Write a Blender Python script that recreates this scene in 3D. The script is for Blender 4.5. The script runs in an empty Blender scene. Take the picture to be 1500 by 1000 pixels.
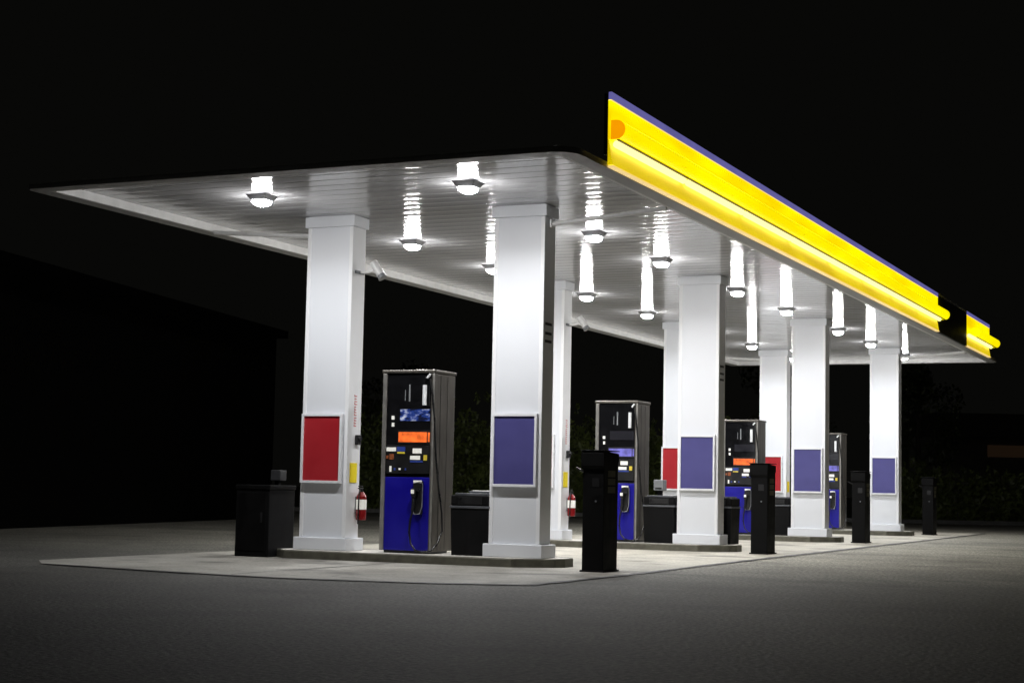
import bpy, bmesh, math, random
from mathutils import Vector, Matrix
random.seed(7)
sc = bpy.context.scene
COL = sc.collection
PI = math.pi

# ------------------------------------------------------------------ materials
def nmat(name):
    m = bpy.data.materials.new(name); m.use_nodes = True
    nt = m.node_tree
    return m, nt, nt.nodes['Principled BSDF']

def N(nt, t, **kw):
    n = nt.nodes.new(t)
    for k, v in kw.items(): setattr(n, k, v)
    return n

def mat(name, c, rough=.5, metal=0., var=.12, scale=6., bump=0., bscale=80., rvar=.1, stretch=(1, 1, 1), emit=None, es=0., spec=.5, coat=0.):
    """procedural surface: colour mottled by noise, roughness varied, optional grain"""
    m, nt, b = nmat(name)
    tc = N(nt, 'ShaderNodeTexCoord'); mp = N(nt, 'ShaderNodeMapping')
    mp.inputs['Scale'].default_value = stretch
    nt.links.new(tc.outputs['Object'], mp.inputs['Vector'])
    nz = N(nt, 'ShaderNodeTexNoise'); nz.inputs['Scale'].default_value = scale; nz.inputs['Detail'].default_value = 6
    nt.links.new(mp.outputs[0], nz.inputs['Vector'])
    r = N(nt, 'ShaderNodeValToRGB')
    r.color_ramp.elements[0].position = .3; r.color_ramp.elements[1].position = .7
    r.color_ramp.elements[0].color = tuple(x * (1 - var) for x in c) + (1,)
    r.color_ramp.elements[1].color = tuple(min(1, x * (1 + var)) for x in c) + (1,)
    nt.links.new(nz.outputs['Fac'], r.inputs[0]); nt.links.new(r.outputs[0], b.inputs['Base Color'])
    mr = N(nt, 'ShaderNodeMapRange')
    mr.inputs['From Min'].default_value = .3; mr.inputs['From Max'].default_value = .7
    mr.inputs['To Min'].default_value = max(.02, rough - rvar); mr.inputs['To Max'].default_value = min(1, rough + rvar)
    nt.links.new(nz.outputs['Fac'], mr.inputs['Value']); nt.links.new(mr.outputs[0], b.inputs['Roughness'])
    b.inputs['Metallic'].default_value = metal
    b.inputs['Specular IOR Level'].default_value = spec
    if coat: b.inputs['Coat Weight'].default_value = coat
    if bump:
        n2 = N(nt, 'ShaderNodeTexNoise'); n2.inputs['Scale'].default_value = bscale; n2.inputs['Detail'].default_value = 4
        nt.links.new(mp.outputs[0], n2.inputs['Vector'])
        bp = N(nt, 'ShaderNodeBump'); bp.inputs['Strength'].default_value = bump; bp.inputs['Distance'].default_value = .01
        nt.links.new(n2.outputs['Fac'], bp.inputs['Height']); nt.links.new(bp.outputs[0], b.inputs['Normal'])
    if emit:
        b.inputs['Emission Color'].default_value = tuple(emit) + (1,); b.inputs['Emission Strength'].default_value = es
    return m

M = {}
M['white'] = mat('white_paint', (.715, .735, .775), .45, var=.015, scale=1.6, stretch=(1, 1, .3), rvar=.04)
M['trim'] = mat('white_trim', (.80, .81, .83), .5, var=.015)
M['side_panel'] = mat('column_side', (.55, .54, .52), .4, var=.08, stretch=(1, 1, .3))
M['ceil'] = mat('ceiling_metal', (.56, .56, .575), .10, var=.05, scale=.06, rvar=.02, bump=.22, bscale=1.0, stretch=(38, .25, 1), spec=.8)
M['soffit'] = mat('soffit_grey', (.40, .40, .40), .5, var=.1)
M['lip'] = mat('fascia_inner_white', (.75, .75, .74), .45, var=.08)
M['dark_fascia'] = mat('dark_fascia', (.012, .013, .02), .5)
M['frame'] = mat('sign_frame', (.76, .77, .80), .3, var=.03)
M['red'] = mat('sign_red', (.37, .016, .024), .42, var=.06, scale=3)
M['blue'] = mat('sign_blue', (.066, .062, .215), .42, var=.08, scale=2.5)
M['steel'] = mat('brushed_steel', (.15, .138, .122), .40, metal=.75, var=.25, scale=5, stretch=(8, 8, .6), rvar=.08)
M['steel_edge'] = mat('steel_edge', (.34, .33, .31), .4, metal=.6, var=.15)
M['black'] = mat('black_plastic', (.011, .011, .012), .36, var=.3)
M['gloss'] = mat('black_glass', (.006, .006, .007), .1, var=.3, rvar=.05)
M['boll'] = mat('black_powder_coat', (.0028, .0028, .003), .6, spec=.12, var=.35, bump=.1, bscale=120)
M['bin'] = mat('bin_black', (.0038, .0038, .0042), .65, spec=.14, var=.3, bump=.08)
M['binlid'] = mat('bin_lid_grey', (.085, .09, .10), .4, var=.2)
M['pblue'] = mat('pump_blue', (.006, .0035, .26), .36, var=.12, scale=3)
M['hose'] = mat('hose_rubber', (.012, .012, .012), .3, var=.2)
M['nozzle'] = mat('nozzle_grey', (.32, .33, .36), .35, metal=.5)
M['sticker'] = mat('sticker_white_glow', (.75, .75, .72), .4, var=.12, scale=40, emit=(1, .97, .85), es=.25)  # slight emission paints the labels bright, no lamp behind them
M['sticker_y'] = mat('sticker_yellow', (.75, .58, .06), .4, var=.1)
M['sticker_o'] = mat('sticker_brown', (.28, .08, .03), .4, var=.3, scale=30)
M['sticker_b'] = mat('sticker_blue', (.03, .06, .30), .4, var=.2)
M['label_dim'] = mat('label_dim', (.11, .10, .055), .6, var=.35, scale=60)
M['yellow'] = mat('notice_yellow', (.95, .76, .012), .45, var=.05)
M['ext_red'] = mat('extinguisher_red', (.22, .008, .010), .25, var=.1)
M['red_text'] = mat('red_lettering', (.6, .16, .16), .6)
M['grey_box'] = mat('grey_plastic', (.20, .21, .22), .45, var=.15)
M['pipe'] = mat('conduit_white', (.78, .78, .78), .35, var=.05)
M['concrete'] = mat('island_concrete', (.50, .48, .44), .75, var=.16, scale=5, bump=.25, bscale=60)
M['kerb_steel'] = mat('island_edge_steel', (.12, .115, .09), .5, metal=.3, var=.35, scale=7)
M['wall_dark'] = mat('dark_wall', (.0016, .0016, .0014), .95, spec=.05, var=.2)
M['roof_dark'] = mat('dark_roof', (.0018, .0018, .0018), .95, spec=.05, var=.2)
M['bark'] = mat('bark', (.05, .04, .03), .9, var=.3, bump=.5, bscale=25)
M['kerb'] = mat('kerb_concrete', (.26, .26, .25), .85, var=.15, bump=.2)
M['lamp_body'] = mat('lamp_body_grey', (.16, .16, .165), .5, var=.1)
M['charcoal'] = mat('charcoal_plastic', (.032, .033, .036), .5, var=.2)
M['housing'] = mat('lamp_housing', (.7, .7, .7), .4, var=.04)

def emis(name, col, s, base=None, var=0., scale=3., rough=.35, dark=None, stretch=(1, 1, 1)):
    m, nt, b = nmat(name)
    b.inputs['Base Color'].default_value = tuple(base or col) + (1,)
    b.inputs['Roughness'].default_value = rough
    b.inputs['Emission Strength'].default_value = s
    tc = N(nt, 'ShaderNodeTexCoord'); nz = N(nt, 'ShaderNodeTexNoise'); nz.inputs['Scale'].default_value = scale
    mp = N(nt, 'ShaderNodeMapping'); mp.inputs['Scale'].default_value = stretch
    nt.links.new(tc.outputs['Object'], mp.inputs[0]); nt.links.new(mp.outputs[0], nz.inputs['Vector'])
    r = N(nt, 'ShaderNodeValToRGB')
    r.color_ramp.elements[0].position = .35; r.color_ramp.elements[1].position = .65
    r.color_ramp.elements[0].color = tuple(x * (1 - var) for x in col) + (1,)
    r.color_ramp.elements[1].color = tuple(x * (1 + var) for x in col) + (1,)
    if dark: r.color_ramp.elements[0].color = tuple(dark) + (1,)
    nt.links.new(nz.outputs['Fac'], r.inputs[0]); nt.links.new(r.outputs[0], b.inputs['Emission Color'])
    return m

LAMP = 440.0
M['lens'] = emis('lamp_lens_lit', (1, .975, .95), LAMP)
M['lens_side'] = emis('lamp_lens_side_lit', (.99, .99, 1), 140.0)
M['fy'] = emis('fascia_yellow_lit', (1.0, .90, .0), 1.04, base=(.5, .42, .01), var=.03, scale=1.0, dark=(.88, .60, 0), stretch=(.5, 1, 2.6))
M['fnose'] = emis('bullnose_yellow_lit', (1.0, .93, .0), 1.02, base=(.5, .42, .01), var=.02, scale=1.0, dark=(.97, .78, 0), stretch=(.5, 1, 2))
M['flow'] = emis('lower_yellow_lit', (.72, .55, .0), .95, base=(.70, .60, .20), var=.06, scale=1.0, rough=.5, dark=(.58, .40, 0), stretch=(.6, 1, 2.5))
M['fcap'] = emis('bullnose_cap_orange', (.95, .34, .0), .95, base=(.5, .2, .01), var=.05)
M['fdark'] = mat('nose_shadow_amber', (.16, .06, .005), .5)
M['fstripe'] = emis('top_stripe_violet', (.15, .14, .42), .75, base=(.1, .08, .3), var=.08, scale=2)
M['fcream'] = emis('stripe_cream', (1, .72, .28), .8, base=(.7, .5, .2))
M['tube'] = emis('fluorescent_tube_lit', (1, .93, .40), 1.25)
M['screen_o'] = emis('display_orange_lit', (1, .17, .025), .95, base=(.1, .02, .01), var=.35, scale=9)
M['screen_v'] = emis('display_violet_lit', (.20, .18, .62), .75, base=(.03, .03, .1), var=.4, scale=8)
M['screen_off'] = mat('display_off', (.02, .02, .025), .12)
M['window_lit'] = emis('far_window_lit', (.05, .029, .016), .16)

# advert screen: blue picture with pale blurred shapes
m, nt, b = nmat('advert_screen_lit')
tc = N(nt, 'ShaderNodeTexCoord'); mp = N(nt, 'ShaderNodeMapping'); mp.inputs['Scale'].default_value = (1, 5, 11)
nz = N(nt, 'ShaderNodeTexNoise'); nz.inputs['Scale'].default_value = 1.6; nz.inputs['Detail'].default_value = 3
r = N(nt, 'ShaderNodeValToRGB'); e = r.color_ramp.elements
e[0].position = .40; e[0].color = (.002, .006, .03, 1); e[1].position = .68; e[1].color = (.75, .8, 1, 1)
x = e.new(.52); x.color = (.02, .06, .32, 1)
nt.links.new(tc.outputs['Object'], mp.inputs[0]); nt.links.new(mp.outputs[0], nz.inputs['Vector'])
nt.links.new(nz.outputs['Fac'], r.inputs[0]); nt.links.new(r.outputs[0], b.inputs['Emission Color'])
b.inputs['Emission Strength'].default_value = .7; b.inputs['Base Color'].default_value = (.01, .01, .02, 1); b.inputs['Roughness'].default_value = .15
M['advert'] = m

def ground_mat(name, c, var, wear, grain, bump, rough, GR=((.42, 1.65), 2.3), pale_light=0, edges=((-3, 9), (-9, -4)), stain=0):
    m, nt, b = nmat(name)
    tc = N(nt, 'ShaderNodeTexCoord')
    def noise(s, d=6, st=(1, 1, 1)):
        mp = N(nt, 'ShaderNodeMapping'); mp.inputs['Scale'].default_value = st
        nt.links.new(tc.outputs['Object'], mp.inputs[0])
        n = N(nt, 'ShaderNodeTexNoise'); n.inputs['Scale'].default_value = s; n.inputs['Detail'].default_value = d
        nt.links.new(mp.outputs[0], n.inputs['Vector']); return n.outputs['Fac']
    def ramp(f, a, bb, p0=.35, p1=.65):
        r = N(nt, 'ShaderNodeValToRGB'); r.color_ramp.elements[0].position = p0; r.color_ramp.elements[1].position = p1
        r.color_ramp.elements[0].color = (a, a, a, 1); r.color_ramp.elements[1].color = (bb, bb, bb, 1)
        nt.links.new(f, r.inputs[0]); return r.outputs[0]
    def mul(a, bb):
        k = N(nt, 'ShaderNodeMix', data_type='RGBA', blend_type='MULTIPLY'); k.inputs[0].default_value = 1
        nt.links.new(a, k.inputs[6]); nt.links.new(bb, k.inputs[7]); return k.outputs[2]
    big = ramp(noise(.28, 5, (1, .45, 1)), 1 - wear, 1 + wear)
    mid = ramp(noise(1.7), 1 - var, 1 + var)
    fine = ramp(noise(grain, 3), *GR[0])
    spk = ramp(noise(grain * 2.4, 2), 1, GR[1], .5, .75)
    col = N(nt, 'ShaderNodeRGB'); col.outputs[0].default_value = tuple(c) + (1,)
    out = mul(mul(mul(mul(col.outputs[0], big), mid), fine), spk)
    if stain:                                      # drip and tyre stains
        out = mul(out, ramp(noise(.9, 3, (1, .7, 1)), stain, 1, .36, .44)); out = mul(out, ramp(noise(3.1, 4), stain + .2, 1, .33, .38))
    if pale_light:                                       # worn-pale paving, plus stronger lamplight painted into the colour by position
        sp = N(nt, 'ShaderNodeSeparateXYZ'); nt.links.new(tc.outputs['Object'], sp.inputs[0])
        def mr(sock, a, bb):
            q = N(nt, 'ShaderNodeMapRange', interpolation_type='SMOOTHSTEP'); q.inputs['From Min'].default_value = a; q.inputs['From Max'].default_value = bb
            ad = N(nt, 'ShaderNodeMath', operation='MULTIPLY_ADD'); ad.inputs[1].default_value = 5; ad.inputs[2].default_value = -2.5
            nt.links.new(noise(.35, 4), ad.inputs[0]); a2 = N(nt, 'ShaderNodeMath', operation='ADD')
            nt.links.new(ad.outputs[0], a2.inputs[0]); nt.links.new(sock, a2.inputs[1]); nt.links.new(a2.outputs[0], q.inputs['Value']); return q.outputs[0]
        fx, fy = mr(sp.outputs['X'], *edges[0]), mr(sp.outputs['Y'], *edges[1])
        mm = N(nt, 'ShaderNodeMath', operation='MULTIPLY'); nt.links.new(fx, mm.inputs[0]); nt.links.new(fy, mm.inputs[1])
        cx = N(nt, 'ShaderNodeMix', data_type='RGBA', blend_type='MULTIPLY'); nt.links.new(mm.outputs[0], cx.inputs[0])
        nt.links.new(out, cx.inputs[6]); cx.inputs[7].default_value = (pale_light, pale_light * .98, pale_light * .93, 1); out = cx.outputs[2]
    nt.links.new(out, b.inputs['Base Color'])
    b.inputs['Roughness'].default_value = rough
    bp = N(nt, 'ShaderNodeBump'); bp.inputs['Strength'].default_value = bump; bp.inputs['Distance'].default_value = .012
    nt.links.new(noise(grain, 3), bp.inputs['Height']); nt.links.new(bp.outputs[0], b.inputs['Normal'])
    return m
M['asphalt'] = ground_mat('asphalt', (.0455, .0445, .0385), .14, .20, 22, 1.0, .8, pale_light=4.3, stain=.72)
M['slab'] = ground_mat('forecourt_concrete', (.225, .218, .195), .14, .16, 26, .15, .75, ((.85, 1.12), 1.2), pale_light=1.75, edges=((-2.5, 4.5), (-3, -2)), stain=.5)  # back of the slab painted brighter, standing for stronger lamplight there
M['joint'] = mat('joint_sealant', (.02, .02, .02), .6, var=.4)

def leaf_mat(name, c):
    m, nt, b = nmat(name)
    oi = N(nt, 'ShaderNodeTexCoord'); nz = N(nt, 'ShaderNodeTexNoise'); nz.inputs['Scale'].default_value = 1.3
    nt.links.new(oi.outputs['Object'], nz.inputs['Vector'])
    r = N(nt, 'ShaderNodeValToRGB'); r.color_ramp.elements[0].position = .35; r.color_ramp.elements[1].position = .65
    r.color_ramp.elements[0].color = tuple(x * .5 for x in c) + (1,); r.color_ramp.elements[1].color = tuple(x * 1.5 for x in c) + (1,)
    nt.links.new(nz.outputs['Fac'], r.inputs[0]); nt.links.new(r.outputs[0], b.inputs['Base Color'])
    b.inputs['Roughness'].default_value = .42
    return m
M['house_wall'] = mat('house_render', (.30, .29, .26), .9, var=.1)
M['house_roof'] = mat('house_tiles', (.16, .14, .13), .9, var=.2)
M['leaf'] = leaf_mat('leaf_green', (.15, .19, .045))
M['leaf_d'] = leaf_mat('leaf_dark', (.07, .085, .03))

# ------------------------------------------------------------------ mesh building
class MB:
    def __init__(s): s.bm = bmesh.new()
    def box(s, x0, x1, y0, y1, z0, z1, bev=0.):
        r = bmesh.ops.create_cube(s.bm, size=1)
        vs = r['verts']
        for v in vs:
            v.co = Vector((x0 + (v.co.x + .5) * (x1 - x0), y0 + (v.co.y + .5) * (y1 - y0), z0 + (v.co.z + .5) * (z1 - z0)))
        if bev:
            es = list({e for v in vs for e in v.link_edges})
            bmesh.ops.bevel(s.bm, geom=es, offset=bev, segments=2, affect='EDGES', profile=.6)
        return s
    def prism(s, poly, a0, a1, axis='z', bev=0.):
        """poly of 2D points extruded along axis"""
        def P(p, a):
            return {'z': (p[0], p[1], a), 'x': (a, p[0], p[1]), 'y': (p[0], a, p[1])}[axis]
        v0 = [s.bm.verts.new(P(p, a0)) for p in poly]; v1 = [s.bm.verts.new(P(p, a1)) for p in poly]
        n = len(poly); fs = [s.bm.faces.new(v0[::-1]), s.bm.faces.new(v1)]
        for i in range(n): fs.append(s.bm.faces.new((v0[i], v0[(i + 1) % n], v1[(i + 1) % n], v1[i])))
        bmesh.ops.recalc_face_normals(s.bm, faces=fs)
        if bev:
            es = [e for e in {e for f in (fs[0], fs[1]) for e in f.edges}]
            bmesh.ops.bevel(s.bm, geom=es, offset=bev, segments=2, affect='EDGES')
        return s
    def cyl(s, p, q, r, r2=None, n=16):
        p, q = Vector(p), Vector(q); d = q - p; r2 = r if r2 is None else r2
        mtx = Matrix.Translation((p + q) / 2) @ d.to_track_quat('Z', 'Y').to_matrix().to_4x4()
        bmesh.ops.create_cone(s.bm, cap_ends=True, segments=n, radius1=r, radius2=r2, depth=d.length, matrix=mtx)
        return s
    def tube(s, pts, r, n=8):
        pts = [Vector(p) for p in pts]; rings = []
        for i, p in enumerate(pts):
            d = (pts[min(i + 1, len(pts) - 1)] - pts[max(i - 1, 0)]).normalized()
            a = d.cross(Vector((.31, .9, .3))).normalized(); b = d.cross(a)
            rr = r[i] if isinstance(r, (list, tuple)) else r
            rings.append([s.bm.verts.new(p + rr * (math.cos(t) * a + math.sin(t) * b)) for t in (2 * PI * k / n for k in range(n))])
        for A, B in zip(rings, rings[1:]):
            for k in range(n): s.bm.faces.new((A[k], A[(k + 1) % n], B[(k + 1) % n], B[k]))
        s.bm.faces.new(rings[0][::-1]); s.bm.faces.new(rings[-1])
        return s
    def frustum(s, cx, cy, z0, z1, a0, b0, a1, b1):
        """rectangular frustum: half sizes (a0,b0) at z0, (a1,b1) at z1"""
        v = [s.bm.verts.new((cx + i * a, cy + j * b, z)) for z, a, b in ((z0, a0, b0), (z1, a1, b1)) for i, j in ((-1, -1), (1, -1), (1, 1), (-1, 1))]
        fs = [s.bm.faces.new((v[3], v[2], v[1], v[0])), s.bm.faces.new(v[4:])]
        for k in range(4): fs.append(s.bm.faces.new((v[k], v[(k + 1) % 4], v[4 + (k + 1) % 4], v[4 + k])))
        return s
    def build(s, name, m, parent=None, smooth=False):
        me = bpy.data.meshes.new(name); bmesh.ops.recalc_face_normals(s.bm, faces=s.bm.faces[:])
        s.bm.to_mesh(me); s.bm.free()
        if smooth:
            for p in me.polygons: p.use_smooth = True
            try: me.set_sharp_from_angle(angle=math.radians(40))
            except Exception: pass
        me.materials.append(M[m] if isinstance(m, str) else m)
        o = bpy.data.objects.new(name, me); COL.objects.link(o)
        if parent: o.parent = parent
        return o

def tag(o, label=None, cat=None, group=None, kind=None):
    if label: o['label'] = label
    if cat: o['category'] = cat
    if group: o['group'] = group
    if kind: o['kind'] = kind
    return o

def thing(name, label, cat, loc=(0, 0, 0), group=None):
    o = bpy.data.objects.new(name, None); o.empty_display_size = .2; COL.objects.link(o)
    o.location = loc
    return tag(o, label, cat, group)

def copy_tree(o, parent=None):
    c = o.copy(); COL.objects.link(c)
    if parent: c.parent = parent
    for ch in list(o.children): copy_tree(ch, c)
    return c

# ------------------------------------------------------------------ layout (metres; +x runs away along the canopy, +y to the left)
CX = (0.0, 7.245, 14.37, 21.61)         # front planes of the four column pairs
ZC = 4.55                                # ceiling
ZF = 4.44                                # bottom of the fascia
ZT = 5.26                                # top of the fascia
XF, XB, YR, YL = -3.45, 25.3, -1.80, 5.35
LIP = .25
ZI = .11                                 # island top

# ------------------------------------------------------------------ ground
def sheet(name, pts, z, m):
    bm = bmesh.new(); vs = [bm.verts.new((x, y, z)) for x, y in pts]; bm.faces.new(vs)
    bmesh.ops.recalc_face_normals(bm, faces=bm.faces[:])
    if bm.faces[:][0].normal.z < 0: bmesh.ops.reverse_faces(bm, faces=bm.faces[:])
    me = bpy.data.meshes.new(name); bm.to_mesh(me); bm.free(); me.materials.append(M[m])
    o = bpy.data.objects.new(name, me); COL.objects.link(o); return tag(o, kind='structure')
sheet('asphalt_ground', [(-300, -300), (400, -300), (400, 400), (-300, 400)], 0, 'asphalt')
SLAB = [(-3.85, 4.5), (-4.22, 2.4), (-4.33, 1.07), (-4.08, -.37), (-3.62, -1.47), (-1.2, -1.52), (4.16, -1.42), (14, -1.36), (22.3, -1.30), (26.6, -1.25), (27, 5.2), (10, 5.3), (-3.2, 5.1)]
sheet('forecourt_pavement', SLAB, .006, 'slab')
def strip(bm, pts, w, z):
    for (x0, y0), (x1, y1) in zip(pts, pts[1:]):
        d = Vector((x1 - x0, y1 - y0)); L = d.length; d /= L; n = Vector((-d.y, d.x)) * w / 2; k = max(1, int(L / .35))
        prev = None
        for i in range(k + 1):
            p = Vector((x0, y0)) + d * L * i / k; j = random.uniform(.45, 1.35)
            cur = (bm.verts.new((p.x + n.x * j, p.y + n.y * j, z)), bm.verts.new((p.x - n.x * j, p.y - n.y * j, z)))
            if prev: bm.faces.new((prev[0], prev[1], cur[1], cur[0]))
            prev = cur
bm = bmesh.new()
strip(bm, SLAB[:10], .12, .010)
for x in (3.6, 10.9, 18.1): strip(bm, [(x, -1.40), (x, 5.2)], .03, .010)
strip(bm, [(-4.1, 1.75), (-.5, 1.75)], .03, .0103)
bmesh.ops.recalc_face_normals(bm, faces=bm.faces[:])
me = bpy.data.meshes.new('pavement_joints'); bm.to_mesh(me); bm.free(); me.materials.append(M['joint'])
o = bpy.data.objects.new('pavement_joints', me); COL.objects.link(o); tag(o, kind='structure')

# ------------------------------------------------------------------ canopy
can = thing('canopy', 'long white canopy with lit yellow fascia spanning the four pump islands', 'canopy', (0, 0, 0))
# ceiling: pressed panels running across, each slightly crowned, with grooves between
bm = bmesh.new(); pitch = .305; x = XF + LIP; rows = []
while x < XB - LIP - 1e-6:
    xe = min(x + pitch, XB - LIP); g = .012; jz = random.uniform(-.0006, .0006); tilt = random.uniform(-.0012, .0012)
    prof = [(x, ZC + .008), (x + g, ZC)] + [(x + g + (xe - x - 2 * g) * t, ZC - .0022 * math.sin(PI * t) + jz + tilt * (t - .5)) for t in (.12, .25, .4, .5, .6, .75, .88)] + [(xe - g, ZC)]
    rows.append(prof); x = xe
for prof in rows:
    a = [bm.verts.new((p, YR + LIP, z)) for p, z in prof]; b = [bm.verts.new((p, YL - LIP + .05, z)) for p, z in prof]
    for i in range(len(prof) - 1): bm.faces.new((a[i], a[i + 1], b[i + 1], b[i]))
me = bpy.data.meshes.new('ceiling'); bm.to_mesh(me); bm.free(); me.materials.append(M['ceil'])
for p in me.polygons: p.use_smooth = True
me.set_sharp_from_angle(angle=math.radians(25))
o = bpy.data.objects.new('ceiling', me); COL.objects.link(o); o.parent = can
MB().box(XF + 1.1, XB - 1.1, YR + .3, YL - 1.1, ZC + .028, ZC + .05).build('roof_deck', 'dark_fascia', can)
# fascia: outer dark skin, rounded at the two near and far corners on the yellow side; soffit return and lit inner lip
def outline(off, rad):
    x0, x1, y0, y1 = XF + off, XB - off, YR + off, YL - off; out = []
    for cx, cy, a0, rr in ((x0, y0, 180, rad), (x1, y0, 270, rad), (x1, y1, 0, .12), (x0, y1, 90, .12)):
        rr = max(.02, rr - off)
        sx = 1 if a0 in (180, 90) else -1; sy = 1 if a0 in (180, 270) else -1
        c = (cx + sx * rr, cy + sy * rr)
        for k in range(9):
            t = math.radians(a0 + 90 * k / 8); out.append((c[0] + rr * math.cos(t), c[1] + rr * math.sin(t)))
    return out
def ring(name, loops, m):
    bm = bmesh.new(); prev = None
    for off, z in loops:
        cur = [bm.verts.new((px, py, z)) for px, py in outline(off, .28)]
        if prev:
            n = len(cur)
            for i in range(n): bm.faces.new((prev[i], prev[(i + 1) % n], cur[(i + 1) % n], cur[i]))
        prev = cur
    bmesh.ops.recalc_face_normals(bm, faces=bm.faces[:])
    me = bpy.data.meshes.new(name); bm.to_mesh(me); bm.free(); me.materials.append(M[m])
    o = bpy.data.objects.new(name, me); COL.objects.link(o); o.parent = can; return o
ring('fascia', [(.05, ZF + .035), (.05, ZF + .062), (0, ZF + .062), (0, ZF + .035)], 'soffit')
ring('soffit', [(0, ZF + .033), (.004, ZF), (LIP - .05, ZF)], 'soffit')
ring('inner_lip', [(LIP - .05, ZF + .002), (LIP, ZF + .002), (LIP, ZC + .006)], 'lip')

def fascia_sign(x0, x1, xn0, xn1, label):
    yo = YR
    base = MB().box(x0, x1, yo - .035, yo - .003, ZF + .31, ZT - .075).build('upper_panel', 'fy', can); base['label'] = label
    MB().box(x0, x1, yo - .042, yo - .004, ZT - .073, ZT + .012, .006).build('top_stripe', 'fstripe', can)
    MB().box(x0, x1, yo - .040, yo - .0045, ZT - .084, ZT - .0735).build('stripe_edge', 'fcream', can)
    low = MB().prism([(yo - .012, ZF + .305), (yo - .03, ZF + .20), (yo - .058, ZF + .03), (yo - .003, ZF + .03), (yo - .003, ZF + .305)], x0, x1, 'x')
    low.build('lower_panel', 'flow', can)
    MB().box(x0, x1, yo - .072, yo - .004, ZF + .004, ZF + .022, .004).build('bottom_trim', 'fcream', can)
    zc, r = ZF + .41, .108
    poly = [(yo - .04, zc + r)] + [(yo - .10 - r * math.sin(t), zc + r * math.cos(t)) for t in (PI * k / 14 for k in range(15))] + [(yo - .04, zc - r)]
    nose = MB().prism(poly, xn0, xn1, 'x').build('bullnose', 'fnose', can, smooth=True)
    MB().box(xn0, xn1, yo - .135, yo - .105, zc - r - .012, zc - r + .0, .004).build('nose_shadow', 'fdark', nose)  # dark amber strip drawn for the shadow under the bullnose
    inset = [(yo - .041, zc + r * .97)] + [(yo - .10 - r * .97 * math.sin(t), zc + r * .97 * math.cos(t)) for t in (PI * k / 14 for k in range(15))] + [(yo - .041, zc - r * .97)]
    MB().prism(inset, xn0 - .012, xn0 - .001, 'x').build('end_cap', 'fcap' if x0 < 0 else 'fnose', nose)
    MB().prism(inset, xn1 + .001, xn1 + .012, 'x').build('end_cap', 'fcap', nose)
    MB().box(x0 - .012, x1 + .012, yo - .0025, yo + .04, ZC + .033, ZT - .004, .004).build('sign_backing', 'dark_fascia', can)
    x = x0 + .06                                   # row of tubes tucked under the bullnose, a gap between each
    t = MB()
    while x < x1 - .2:
        xe = min(x + 2.25, x1 - .05); t.cyl((x, yo - .080, ZF + .262), (xe, yo - .080, ZF + .262), .040, n=16); x = xe + .17
    t.build('tube_lamp', 'tube', can, smooth=True)
fascia_sign(-2.47, 16.7, -2.47, 17.15, 'long lit yellow fascia panel')
MB().box(16.72, 20.28, YR - .045, YR - .003, ZF + .005, ZT - .03, .006).build('unlit_panel', 'dark_fascia', can)
MB().box(16.72, 20.28, YR - .05, YR - .003, ZT - .029, ZT + .010, .004).build('unlit_trim', 'soffit', can)
fascia_sign(20.3, 23.7, 21.2, 24.3, 'short lit yellow fascia panel at the far corner')

# ------------------------------------------------------------------ columns
W, D = .70, .34
def make_column():
    t = thing('canopy_column', '', 'column')
    MB().box(.006, D - .006, .006, W - .006, ZI, ZC + .03).build('shaft', 'white', t)
    c = MB()
    for y in (0, W - .055): c.box(0, D, y, y + .055, ZI + .17, ZC - .16, .006)
    c.build('edge_trim', 'trim', t)
    MB().box(-.055, D + .055, -.055, W + .055, ZI, ZI + .165, .012).build('plinth', 'white', t)
    MB().box(-.03, D + .03, -.03, W + .03, ZC - .155, ZC - .012, .006).build('cap', 'white', t)
    return t
def make_vent():
    t = thing('wall_vent', '', 'vent')
    for k, z in enumerate((2.80, 2.90, 3.02)): MB().box(.06, D - .08, -.004, .005, z, z + .035, .002).build('louvre', 'black', t)
    return t
col0 = make_column()
A_LAB = ['nearest white column on the fascia side, carrying the largest blue panel', 'second white column back on the fascia side, between the second pump bin and its black post',
         'third white column back on the fascia side, with a smaller blue panel', 'farthest white column on the fascia side, at the far end of the row']
B_LAB = ['nearest white column with a red panel, front left of the canopy', 'narrow slice of white column seen just right of the nearest blue panelled column',
         'white column with a red panel peeking out left of the second blue panelled column', 'farthest white column with a red panel, partly behind a black post']
cols = []
for i in range(4):
    for y, labs in ((0, A_LAB), (2.78, B_LAB)):
        o = col0 if not cols else copy_tree(col0)
        o.location = (CX[i], y, 0); tag(o, labs[i], 'column', 'columns holding up the canopy'); cols.append(o)

v0 = make_vent()
for i in range(2):
    o = v0 if i == 0 else copy_tree(v0); o.location = (CX[i], 0, 0)
    tag(o, ['three dark louvres on the shaded side of the nearest column', 'three dark louvres on the shaded side of the second column back'][i], 'vent', 'louvred vents')

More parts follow.
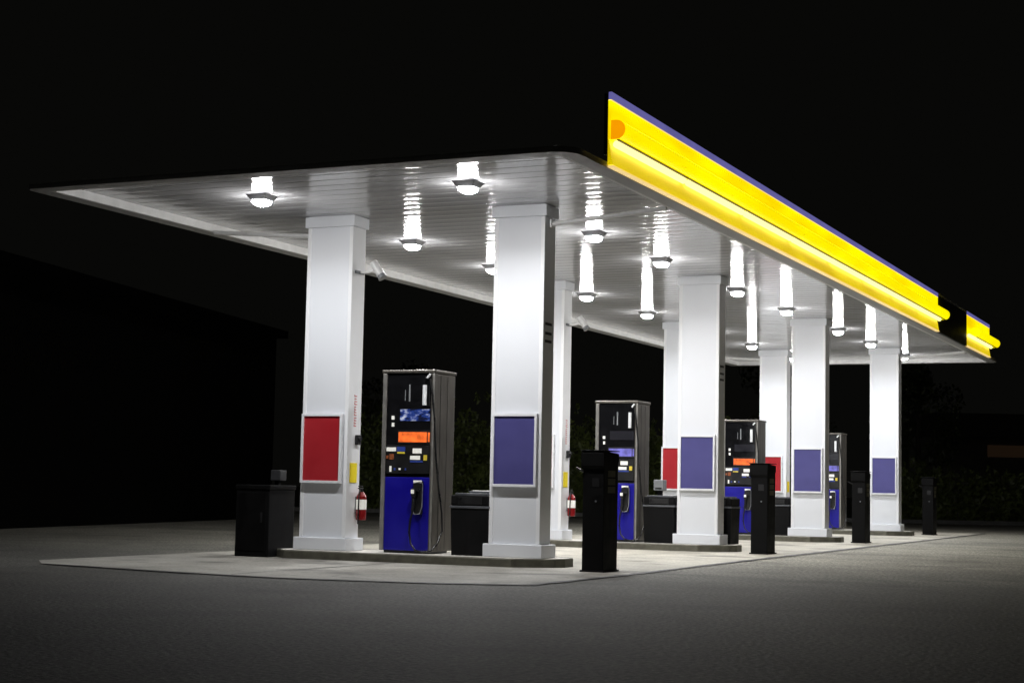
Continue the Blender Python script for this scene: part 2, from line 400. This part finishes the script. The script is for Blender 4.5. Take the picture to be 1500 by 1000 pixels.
# sign panels on the columns
def make_sign(m):
    t = thing('sign_panel', '', 'sign'); w, z0, z1, b = .62, .985, 1.90, .034
    f = MB()
    f.box(-.060, -.002, 0, b, z0, z1, .006).box(-.060, -.002, w - b, w, z0, z1, .006)
    f.box(-.0585, -.003, b - .002, w - b + .002, z1 - b, z1, .004).box(-.0585, -.003, b - .002, w - b + .002, z0, z0 + b, .004)
    f.build('frame', 'frame', t)
    MB().box(-.040, -.004, b - .004, w - b + .004, z0 + b - .004, z1 - b + .004).build('face', m, t)
    return t
sb, sr = make_sign('blue'), make_sign('red')
for i in range(4):
    o = sb if i == 0 else copy_tree(sb); o.location = (CX[i], .04, 0)
    tag(o, ['largest blank blue panel in a pale frame, on the nearest column', 'blank blue panel on the column beside the second waste bin',
            'blank blue panel on the third column back, second smallest blue one', 'smallest blank blue panel, on the farthest column'][i], 'sign', 'framed panels on the columns')
    o = sr if i == 0 else copy_tree(sr); o.location = (CX[i], 2.84 + (0, .07, .03, .03)[i], 0)
    tag(o, ['largest blank red panel in a pale frame, on the front left column', 'red panel edge mostly hidden behind the nearest blue panelled column',
            'narrow visible red panel left of the second blue panel', 'small red panel beside a black post, farthest red one'][i], 'sign', 'framed panels on the columns')

# things fixed to the inner sides of the red-panel columns
def make_ext():
    t = thing('fire_extinguisher', '', 'fire extinguisher')
    b = MB(); b.cyl((0, 0, 0), (0, 0, .30), .068, n=20).cyl((0, 0, .30), (0, 0, .36), .068, .032, n=20).cyl((0, 0, -.012), (0, 0, 0), .058, .068, n=20)
    b.build('cylinder', 'ext_red', t, smooth=True)
    l = MB(); l.cyl((0, 0, .13), (0, 0, .26), .0695, n=20); l.build('paper_label', 'sticker', t, smooth=True)
    v = MB(); v.cyl((0, 0, .36), (0, 0, .40), .02).box(-.085, .03, -.012, .012, .40, .415, .003).box(-.075, .02, -.012, .012, .43, .442, .003)
    v.build('valve', 'black', t)
    MB().tube([(-.02, 0, .385), (-.07, -.01, .37), (-.093, -.015, .30), (-.09, -.01, .15), (-.078, 0, -.06)], .010).build('discharge_hose', 'hose', t, smooth=True)
    MB().box(-.03, .03, .06, .078, .08, .30).build('bracket', 'grey_box', t)
    return t
ext0 = make_ext()
EXT = [(0, 'red fire extinguisher hung on the nearest red panelled column'), (1, 'red fire extinguisher on the sliver of column left of the tall black post'), (3, 'farthest fire extinguisher, on the last red panelled column')]
for k, (i, lab) in enumerate(EXT):
    o = ext0 if k == 0 else copy_tree(ext0)
    o.location = (CX[i] + .27, 2.78 - .080, .52); tag(o, lab, 'fire extinguisher', 'fire extinguishers on the columns')
nt0 = None
for k, i in enumerate((0, 1, 3)):
    if nt0 is None:
        nt0 = MB().box(.075, .255, -.010, -.001, 1.0, 1.26, .002).build('yellow_notice', 'yellow')
        o = nt0
    else: o = copy_tree(nt0)
    o.location = (CX[i], 2.78, 0)
    tag(o, ['yellow notice above the nearest fire extinguisher', 'yellow notice just left of the tall black post', 'tiny yellow notice on the farthest red panelled column'][k], 'notice', 'yellow notices on the columns')
sw0 = None
for k, i in enumerate((0, 1)):
    if sw0 is None:
        sw0 = thing('shutoff_switch', '', 'switch')
        MB().box(.19, .28, -.05, -.001, 1.50, 1.63, .008).build('switch_box', 'black', sw0)
        MB().cyl((.225, -.05, 1.58), (.225, -.085, 1.58), .022).build('push_button', 'black', sw0)
        tx = MB(); z = 1.74                      # column of small red strokes of the faded, unreadable lettering
        while z < 2.16:
            tx.box(.15, .15 + random.uniform(.05, .09), -.004, -.001, z, z + .012)
            if random.random() < .7: tx.box(.15, .162, -.0042, -.0011, z + .013, z + .026)
            z += .036
        tx.build('faded_lettering', 'red_text', sw0); o = sw0
    else: o = copy_tree(sw0)
    o.location = (CX[i], 2.78, 0)
    tag(o, ['black shutoff switch under faded red lettering, nearest column', 'black shutoff switch on the column sliver behind the nearest blue panelled column'][k], 'switch', 'shutoff switches')
cam0 = None
for k, i in enumerate((0, 1)):
    if cam0 is None:
        cam0 = thing('security_camera', '', 'camera')
        s = MB(); s.box(.07, .29, -.022, -.001, 3.775, 3.815, .004).build('mount_strap', 'grey_box', cam0)
        MB().tube([(.19, -.02, 3.795), (.22, -.12, 3.80), (.24, -.20, 3.83)], .018).build('bracket', 'pipe', cam0, smooth=True)
        hb = MB(); hb.cyl((.24, -.18, 3.93), (.24, -.30, 3.76), .055, .055, n=18); hb.build('housing', 'housing', cam0, smooth=True)
        MB().cyl((.24, -.297, 3.764), (.24, -.33, 3.715), .05, .06, n=18).build('sun_hood', 'grey_box', cam0, smooth=True)
        o = cam0
    else: o = copy_tree(cam0)
    o.location = (CX[i], 2.78, 0)
    tag(o, ['white security camera high on the nearest red panelled column', 'smaller white security camera on the second red panelled column'][k], 'camera', 'security cameras')
for i, y0, y1, lab in ((0, -.03, -1.56, 'white conduit from the nearest blue panelled column to the fascia'), (0, 3.50, 5.1, 'white conduit left of the nearest red panelled column'),
                       (3, -.03, -1.56, 'white conduit from the farthest blue panelled column to the fascia'), (3, 3.50, 5.1, 'white conduit behind the farthest red panelled column')):
    o = thing('conduit_pipe', lab, 'pipe', (CX[i] + .15, 0, 0), 'conduits from end columns')
    MB().tube([(0, y0, 4.31), (0, (y0 + y1) / 2, 4.37), (0, y1, 4.435)], .030, 10).build('pipe_run', 'pipe', o, smooth=True)
    MB().box(-.05, .05, y0 - .012, y0 + .012, 4.26, 4.36, .004).build('wall_flange', 'pipe', o)

# ------------------------------------------------------------------ canopy lamps
PW, SPREAD = 82.0, 154
def make_lamp():
    t = thing('canopy_lamp', '', 'lamp')
    l = MB(); l.frustum(0, 0, ZC - .070, ZC + .0, .098, .098, .150, .150); l.build('housing', 'lamp_body', t)
    l = MB(); l.frustum(0, 0, ZC - .108, ZC - .069, .082, .082, .092, .092); l.build('lens_side', 'lens_side', t)
    l = MB(); l.frustum(0, 0, ZC - .134, ZC - .1085, .050, .050, .082, .082); l.build('lens', 'lens', t)
    L = bpy.data.lights.new('bulb', 'AREA'); L.shape = 'SQUARE'; L.size = .16; L.energy = PW; L.spread = math.radians(SPREAD); L.color = (.975, .985, 1)
    lo = bpy.data.objects.new('bulb', L); COL.objects.link(lo); lo.parent = t; lo.location = (0, 0, ZC - .150)
    return t
lamp0 = make_lamp(); first = True
LX = (-1.65, 2.35, 5.15, 9.15, 12.4, 16.6, 19.8, 23.6)
WHERE = ['ahead of the first columns', 'just behind the first columns', 'second behind the first columns', 'just behind the second columns', 'second behind the second columns', 'just behind the third columns', 'second behind the third columns', 'beyond the last columns']
for y, row in ((.28, 'row over the blue panelled columns'), (3.15, 'row over the red panelled columns')):
    for x, wh in zip(LX, WHERE):
        o = lamp0 if first else copy_tree(lamp0); first = False
        lb = [c for c in o.children if c.type == 'LIGHT'][0]; lb.data = lb.data.copy()   # every lamp has aged differently, the front pair most
        lb.data.energy = PW * ((.82 if y < 1 else .46) if x < 0 else random.uniform(.70, .84))
        k = random.uniform(-.025, .025); lb.data.color = (.975 + k, .985, 1 - k)
        o.location = (x, y, 0); tag(o, f'lit lamp in the {row}, {wh}', 'lamp', 'lamps under the canopy')

# ------------------------------------------------------------------ pump islands
def make_island():
    t = thing('pump_island', '', 'pump island')
    poly = [(-.36, .22), (-.05, -.22), (.12, -.30), (.38, -.30), (.52, -.22), (.72, .1), (.72, 3.35), (.5, 3.75), (-.14, 3.75), (-.42, 3.45)]
    c = Vector((.17, 1.73))
    inner = [((p[0] - c.x) * .93 + c.x, (p[1] - c.y) * .985 + c.y) for p in poly]
    MB().prism(inner, .0, ZI, 'z').build('concrete_fill', 'concrete', t)
    bm = bmesh.new(); n = len(poly)
    L = [[bm.verts.new((p[0], p[1], z)) for p in q] for q, z in ((poly, 0.), (poly, ZI - .012), ([((p[0] - c.x) * .985 + c.x, (p[1] - c.y) * .996 + c.y) for p in poly], ZI + .003), (inner, ZI + .003), (inner, ZI - .03))]
    for A, B in zip(L, L[1:]):
        for k in range(n): bm.faces.new((A[k], A[(k + 1) % n], B[(k + 1) % n], B[k]))
    mb = MB(); mb.bm.free(); mb.bm = bm; mb.build('edge_band', 'kerb_steel', t)
    return t
isl0 = make_island()
for i in range(4):
    o = isl0 if i == 0 else copy_tree(isl0); o.location = (CX[i], 0, 0)
    tag(o, ['nearest low pump island with steel edge, under both largest panels', 'second low pump island back, its end by the tall black post', 'third low pump island back', 'farthest low pump island'][i], 'pump island', 'pump islands')

# ------------------------------------------------------------------ fuel dispensers (local y from 0 at the right edge to .76 at the left, front faces -x)
def make_pump():
    t = thing('fuel_pump', '', 'fuel pump'); Wd, Dp, Hh = .76, .58, 2.36
    c = MB(); c.box(.035, Dp - .035, .05, Wd - .05, .0, Hh - .03)
    c.build('cabinet', 'black', t)
    s = MB(); s.box(.0, Dp, 0, .055, .03, Hh - .045, .012).box(.0, Dp, Wd - .055, Wd, .03, Hh - .045, .012)
    s.build('side_panel', 'steel', t)
    e = MB(); e.box(-.008, .012, Wd - .060, Wd - .003, .03, Hh - .05, .004).box(-.008, .012, .003, .03, .03, Hh - .05, .004); e.build('edge_trim', 'steel_edge', t)
    sm = MB(); sm.box(.16, .168, -.003, .0, .05, Hh - .07).box(.36, .365, -.002, .0, .05, Hh - .07); sm.build('panel_seam', 'black', t)
    tp = MB(); tp.box(-.015, Dp + .015, -.012, Wd + .012, Hh - .043, Hh, .012); tp.build('top_cap', 'steel', t)
    MB().box(.012, .034, .056, Wd - .062, 1.0, Hh - .05).build('header', 'gloss', t)
    d = MB(); d.box(.002, .034, .035, Wd - .062, .035, .975, .008); d.build('door', 'pblue', t)
    MB().box(.02, .034, .03, Wd - .06, .0, .034).build('toe_kick', 'black', t)
    # upper display area
    a = MB(); a.box(.004, .0118, .07, .50, 1.70, 1.85); a.build('advert_screen', 'advert', t)
    fr = MB(); fr.box(.006, .0117, .05, .53, 1.40, 1.58); fr.build('display_bezel', 'black', t)
    sc_ = MB(); sc_.box(.001, .0057, .105, .515, 1.425, 1.555).box(.001, .0057, .062, .088, 1.43, 1.55); sc_.build('price_display', 'screen_o', t)
    for q in ((.585, .625, 1.715, 1.765), (.585, .62, 1.625, 1.675)): MB().box(.001, .0118, *q).build('grade_label', 'sticker', t)
    gl = MB(); gl.box(.006, .0119, .36, .38, 1.95, 2.17).box(.006, .0119, .43, .438, 1.96, 2.10); gl.build('header_mark', 'grey_box', t)
    # keypad row
    kp = MB(); kp.box(.0, .0119, .06, .69, 1.02, 1.385, .003); kp.build('control_panel', 'black', t)
    kx = -.005
    for nm, m_, lst in (('instruction_label', 'sticker', ((.545, .685, 1.305, 1.355), (.17, .30, 1.28, 1.345), (.19, .335, 1.20, 1.25), (.605, .635, 1.04, 1.115), (.47, .50, 1.065, 1.09))),
                        ('warning_label', 'sticker_y', ((.415, .525, 1.275, 1.30), (.09, .14, 1.19, 1.26))),
                        ('button', 'sticker_b', ((.41, .53, 1.303, 1.365), (.39, .41, 1.06, 1.09), (.545, .57, 1.06, 1.09), (.15, .335, 1.165, 1.188))),
                        ('card_slot', 'sticker_o', ((.575, .64, 1.20, 1.27), (.655, .69, 1.21, 1.25)))):
        for q in lst: MB().box(kx, .0, *q).build(nm, m_, t)
    # nozzle in its boot
    bt = MB(); bt.box(-.035, .002, .13, .27, .50, .93, .02); bt.build('nozzle_boot', 'black', t)
    rim = MB(); rim.tube([(-.038, .26, .90), (-.038, .14, .92), (-.038, .125, .88), (-.038, .128, .60), (-.038, .16, .51), (-.038, .235, .50), (-.038, .262, .55)], .006, 6); rim.build('boot_rim', 'nozzle', t, smooth=True)
    nz = MB(); nz.box(-.10, -.036, .205, .265, .72, .83, .015); nz.cyl((-.065, .235, .73), (-.075, .245, .53), .022, .018, 12).box(-.085, -.05, .15, .215, .80, .83, .006)
    nz.cyl((-.05, .24, .62), (-.045, .265, .55), .02, .02, 10)
    nz.build('nozzle', 'black', t, smooth=True)
    MB().box(-.108, -.101, .212, .258, .765, .815, .002).build('nozzle_label', 'sticker', t)
    MB().box(-.039, -.0355, .14, .26, .905, .935).build('grade_tag', 'sticker', t)
    MB().tube([(-.075, .245, .53), (-.10, .26, .42), (-.11, .265, .28), (-.13, .23, .13), (-.17, .14, .05), (-.20, .02, .035), (-.16, -.08, .05), (-.05, -.11, .14), (.08, -.11, .30), (.10, -.09, .52), (.07, -.05, .85), (.02, -.025, 1.25), (.0, -.006, 1.7), (-.022, .03, 2.1), (-.02, .06, 2.24)], .0125, 10).build('fuel_hose', 'hose', t, smooth=True)
    sw = MB(); sw.cyl((-.025, .10, 2.25), (-.025, .055, 2.30), .016, n=10).cyl((-.03, .13, 1.90), (-.03, .13, 2.16), .028, n=14); sw.build('hose_swivel', 'trim', t, smooth=True)
    return t
p0 = make_pump()
PL = ['nearest fuel pump with blue door and lit orange display', 'second fuel pump with blue door and violet display, behind the tallest black post',
      'third fuel pump with a lit orange display, half hidden by a column', 'farthest fuel pump, a narrow blue strip between two columns']
for i in range(4):
    o = p0 if i == 0 else copy_tree(p0)
    o.location = (CX[i] + (.0 if i == 0 else -.02), 1.505 if i == 0 else 1.40, ZI); tag(o, PL[i], 'fuel pump', 'fuel pumps')
    if i in (1, 3):
        for ch in o.children:
            if ch.name.startswith('price_display'):
                ch.data = ch.data.copy(); ch.data.materials[0] = M['screen_v']; ch['label'] = 'violet lit display'
            if ch.name.startswith('advert_screen'):
                ch.data = ch.data.copy(); ch.data.materials[0] = M['screen_off']; ch['label'] = 'dark screen'
    if i == 2:
        for ch in o.children:
            if ch.name.startswith('advert_screen'):
                ch.data = ch.data.copy(); ch.data.materials[0] = M['screen_off']; ch['label'] = 'dark screen'

# ------------------------------------------------------------------ waste bins, towel boxes
def make_bin():
    t = thing('waste_bin', '', 'waste bin')
    b = MB(); b.frustum(.25, .27, 0, .60, .235, .255, .25, .27); b.build('body', 'bin', t)
    bd = MB(); bd.box(-.012, .512, -.012, .552, .595, .625, .006); bd.build('rim', 'binlid', t)
    l = MB(); l.box(.0, .50, .0, .54, .6255, .76, .02); l.build('lid', 'bin', t)
    f = MB(); f.box(-.006, .006, .10, .44, .645, .735, .004); f.build('flap', 'black', t)
    tp = MB(); tp.box(.04, .46, .04, .50, .757, .785, .008); tp.build('top_tray', 'binlid', t)
    return t
b0 = make_bin()
for k, (x, y, lab) in enumerate(((.0, .70, 'black waste bin between the nearest pump and the nearest blue panelled column'), (CX[1] - .02, .74, 'black waste bin between the second pump and second blue panelled column'),
                    (CX[1] + .42, -.10, 'black waste bin edge showing right of the second blue panelled column'), (CX[2], .74, 'farthest black waste bin, between a black post and a column'))):
    o = b0 if k == 0 else copy_tree(b0); o.location = (x, y, ZI); tag(o, lab, 'waste bin', 'waste bins on the islands')
w = thing('washer_tray', 'white paper tray lying on the nearest waste bin', 'tray', (.10, .74, ZI + .786))
MB().frustum(.12, .15, 0, .03, .10, .13, .12, .16).build('tray', 'trim', w)
MB().box(.03, .21, .04, .26, .0305, .036).build('paper', 'sticker', w)
tb = thing('towel_dispenser', 'grey paper towel box on the second waste bin', 'towel dispenser', (CX[1] + .1, .98, ZI + .786))
MB().box(0, .18, 0, .17, .08, .26, .012).build('towel_case', 'grey_box', tb)
MB().box(.05, .13, .05, .12, 0, .081).build('post', 'bin', tb)
MB().box(-.003, .0, .03, .14, .10, .13).build('slot', 'black', tb)

# ------------------------------------------------------------------ black service posts at the island ends
def make_post():
    t = thing('service_post', '', 'post')
    b = MB(); b.box(0, .46, 0, .27, 0, 1.33, .008); b.build('body', 'boll', t)
    h = MB(); h.prism([(-.006, 1.21), (-.03, 1.25), (-.03, 1.40), (.0, 1.425), (.47, 1.40), (.47, 1.30), (.2, 1.24)], -.004, .285, 'y'); h.build('head', 'boll', t)
    tp = MB(); tp.box(-.035, .475, -.012, .295, 1.424, 1.436, .003); tp.build('top_plate', 'boll', t)
    for z in (.93, 1.025, 1.12): MB().box(.12, .36, -.003, .001, z, z + .075, .001).build('instruction_label', 'label_dim', t)
    k = MB(); k.cyl((0, .10, .83), (-.008, .10, .83), .012, n=12); k.build('keyhole', 'nozzle', t)
    lv = MB(); lv.tube([(-.0, .262, 1.18), (-.02, .30, 1.20), (-.03, .345, 1.225)], .012).build('lever', 'black', t, smooth=True)
    MB().box(-.0035, .0005, .06, .15, 1.0, 1.10, .001).build('access_door', 'black', t)
    MB().box(-.02, .48, -.02, .29, 0, .02, .004).build('foot', 'boll', t)
    return t
q0 = make_post()
for k, (x, y, lab) in enumerate(((-.64, -1.10, 'tallest looking black service post, at the nearest island end'), (6.72, -.985, 'black service post in front of the third pump'),
                    (14.45, -.80, 'black service post beside the third blue panelled column'), (23.1, -.55, 'farthest black service post, standing before the dark hedge'))):
    o = q0 if k == 0 else copy_tree(q0); o.location = (x, y, .006); tag(o, lab, 'post', 'black service posts')
bb = thing('waste_cabinet', 'wide black waste cabinet on the ground left of the nearest red panelled column', 'waste cabinet', (-.40, 3.70, .006))
MB().box(0, .62, 0, .52, 0, .88, .012).build('body', 'bin', bb)
MB().box(-.012, .632, -.012, .532, .8805, .94, .012).build('lid', 'boll', bb)
MB().box(-.008, .0, .05, .47, .08, .84, .004).build('door', 'boll', bb)
MB().box(-.016, -.008, .10, .13, .45, .58, .003).build('handle', 'black', bb)
tb = thing('towel_dispenser', 'dim grey towel box on the wide black cabinet', 'towel dispenser', (-.10, 3.74, .947))
MB().box(0, .16, 0, .15, .06, .20, .012).build('towel_case', 'charcoal', tb)
MB().box(.05, .11, .05, .11, 0, .061).build('post', 'bin', tb)

# ------------------------------------------------------------------ surroundings in the dark
# low dark building on the left
bl = thing('dark_building', 'unlit flat roofed building in the darkness left of the pumps', 'building', (20.3, 17.0, 0))
ux = Vector((-15.0, -3.4)).normalized(); nx = Vector((-ux.y, ux.x))
if nx.y < 0: nx = -nx
def bq(a, b): v = ux * a + nx * b; return (v.x, v.y)
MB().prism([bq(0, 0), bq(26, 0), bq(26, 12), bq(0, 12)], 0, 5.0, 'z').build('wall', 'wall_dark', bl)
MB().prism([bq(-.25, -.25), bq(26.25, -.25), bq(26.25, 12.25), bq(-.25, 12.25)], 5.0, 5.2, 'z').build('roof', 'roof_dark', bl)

# verge kerb and planting behind the forecourt
ka, kb = Vector((50.5, -19.0)), Vector((30.3, 25.0)); kd = (kb - ka).normalized(); kn = Vector((kd.y, -kd.x))
if kn.x < 0: kn = -kn
o = MB().prism([tuple(ka), tuple(kb), tuple(kb + kn * .16), tuple(ka + kn * .16)], 0, .14, 'z').build('verge_kerb', 'kerb'); tag(o, kind='structure')
o = MB().prism([tuple(ka + kn * .16), tuple(kb + kn * .16), tuple(kb + kn * 14), tuple(ka + kn * 14)], 0, .10, 'z').build('verge_soil', 'leaf_d'); tag(o, kind='structure')
def leaves(bm, c, r, n, size, out=Vector((0, 0, .4))):
    for _ in range(n):
        while True:
            v = Vector((random.uniform(-1, 1), random.uniform(-1, 1), random.uniform(-1, 1)))
            if .3 < v.length < 1: break
        p = Vector((c[0] + v.x * r[0], c[1] + v.y * r[1], c[2] + v.z * r[2]))
        if p.z < .02: p.z = random.uniform(.03, .3)
        nn = Vector((random.gauss(0, 1), random.gauss(0, 1), random.gauss(0, 1))).normalized() + out   # leaves turn their faces outward
        a = nn.orthogonal().normalized(); b = nn.cross(a).normalized(); t = random.uniform(0, 2 * PI)
        a, b = a * math.cos(t) + b * math.sin(t), b * math.cos(t) - a * math.sin(t)
        s = size * random.uniform(.6, 1.4)
        bm.faces.new([bm.verts.new(p + a * s), bm.verts.new(p + b * s * .45), bm.verts.new(p - a * s), bm.verts.new(p - b * s * .45)])
HO = Vector((-kn.x, -kn.y, .25)) * 1.6
def hedge(name, t0, t1, h, lab, m):
    bm = bmesh.new(); x = t0
    while x < t1:
        c = kd * (x - t0) + kn * random.uniform(1.1, 1.7); hh = h * random.uniform(.72, 1.15)
        leaves(bm, (c.x, c.y, hh * .48), (.95, .95, hh * .55), int(620 * hh / 1.5), .085, HO)
        for _ in range(4):                         # loose sprigs standing out of the top
            leaves(bm, (c.x + random.uniform(-.6, .6), c.y + random.uniform(-.6, .6), hh * random.uniform(.95, 1.15)), (.12, .12, .22), 14, .07, HO)
        x += random.uniform(.7, 1.1)
    mb = MB(); mb.bm.free(); mb.bm = bm; o = mb.build(name, m); o.location = tuple(ka + kd * t0) + (0,)
    tag(o, lab, 'hedge')
hedge('hedge', 5.0, 25.5, 1.75, 'unkempt dark green hedge along the kerb behind the farthest post', 'leaf')
hedge('hedge', 27.5, 45.5, 3.2, 'taller dark hedge seen through the gaps between the pumps', 'leaf')
def tree(t0, dist, h, rad, lab):
    p = ka + kd * t0 + kn * dist; t = thing('tree', lab, 'tree', (p.x, p.y, 0), 'trees in the dark behind the hedge')
    tr = MB(); tr.tube([(0, 0, 0), (.05, .04, h * .25), (-.06, .08, h * .5), (.05, 0, h * .8)], [.17, .13, .09, .03], 8)
    bm = bmesh.new()
    for k in range(11):
        a = random.uniform(0, 2 * PI); zz = random.uniform(.38, .95) * h; rr = rad * random.uniform(.2, .8)
        q = (rr * math.cos(a), rr * math.sin(a), zz)
        tr.tube([(0, 0, zz * .7), (q[0] * .6, q[1] * .6, zz * .9), q], [.05, .03, .012], 5)
        leaves(bm, q, (rad * .42, rad * .42, h * .12), 260, .10)
    tr.build('trunk', 'bark', t); mb = MB(); mb.bm.free(); mb.bm = bm; mb.build('crown', 'leaf_d', t)
tree(23.2, 4.5, 6.5, 1.5, 'dark tree directly behind the farthest post'); tree(27.6, 8.0, 6.5, 1.9, 'dark tree showing between the last two columns')
tree(43.5, 7.0, 6.0, 2.0, 'dark tree behind the taller hedge, left of the nearest pump')
hp = ka + kd * 6.5 + kn * 26
hs = thing('far_house', 'dark distant house with one faint orange window behind the right hedge', 'house', (hp.x, hp.y, 0))
def hq(a, b): v = kd * a + kn * b; return (v.x, v.y)
MB().prism([hq(2, 0), hq(12, 0), hq(12, 8), hq(2, 8)], 0, 4.0, 'z').build('wall', 'house_wall', hs)
bm = bmesh.new(); A = [bm.verts.new((*hq(1.6, -.4), 4.0)), bm.verts.new((*hq(12.4, -.4), 4.0)), bm.verts.new((*hq(12.4, 8.4), 4.0)), bm.verts.new((*hq(1.6, 8.4), 4.0)), bm.verts.new((*hq(1.6, 4), 5.4)), bm.verts.new((*hq(12.4, 4), 5.4))]
for f in ((0, 1, 5, 4), (2, 3, 4, 5), (1, 2, 5), (3, 0, 4), (3, 2, 1, 0)): bm.faces.new([A[i] for i in f])
mb = MB(); mb.bm.free(); mb.bm = bm; mb.build('roof', 'house_roof', hs)
MB().prism([hq(5.6, -.04), hq(8.0, -.04), hq(8.0, .02), hq(5.6, .02)], 3.0, 3.6, 'z').build('window', 'window_lit', hs)

# ------------------------------------------------------------------ night sky, camera, render
w = bpy.data.worlds.new('World'); sc.world = w; w.use_nodes = True
bg = w.node_tree.nodes['Background']; bg.inputs['Color'].default_value = (1.0, 1.0, .86, 1); bg.inputs['Strength'].default_value = .0024

cam = bpy.data.cameras.new('camera'); co = bpy.data.objects.new('camera', cam); COL.objects.link(co); sc.camera = co
f = Vector((0.90504486, 0.41629767, 0.08712092)); r = Vector((0.41621722, -0.9090462, 0.01995571)); u = Vector((-0.08750446, -0.01820041, 0.99599785))
co.matrix_world = Matrix(((r.x, u.x, -f.x, -19.0202), (r.y, u.y, -f.y, -8.3211), (r.z, u.z, -f.z, .9814), (0, 0, 0, 1)))
cam.lens = 58.512; cam.sensor_width = 36; cam.sensor_fit = 'HORIZONTAL'; cam.clip_end = 2000; cam.clip_start = .1
sc.view_settings.view_transform = 'Standard'; sc.view_settings.look = 'None'; sc.view_settings.exposure = 0; sc.view_settings.gamma = 1
sc.render.engine = 'CYCLES'
cy = sc.cycles
cy.use_denoising = True; cy.max_bounces = 8; cy.diffuse_bounces = 4; cy.glossy_bounces = 4; cy.sample_clamp_indirect = 12; cy.use_light_tree = True
cy.caustics_reflective = False; cy.caustics_refractive = False
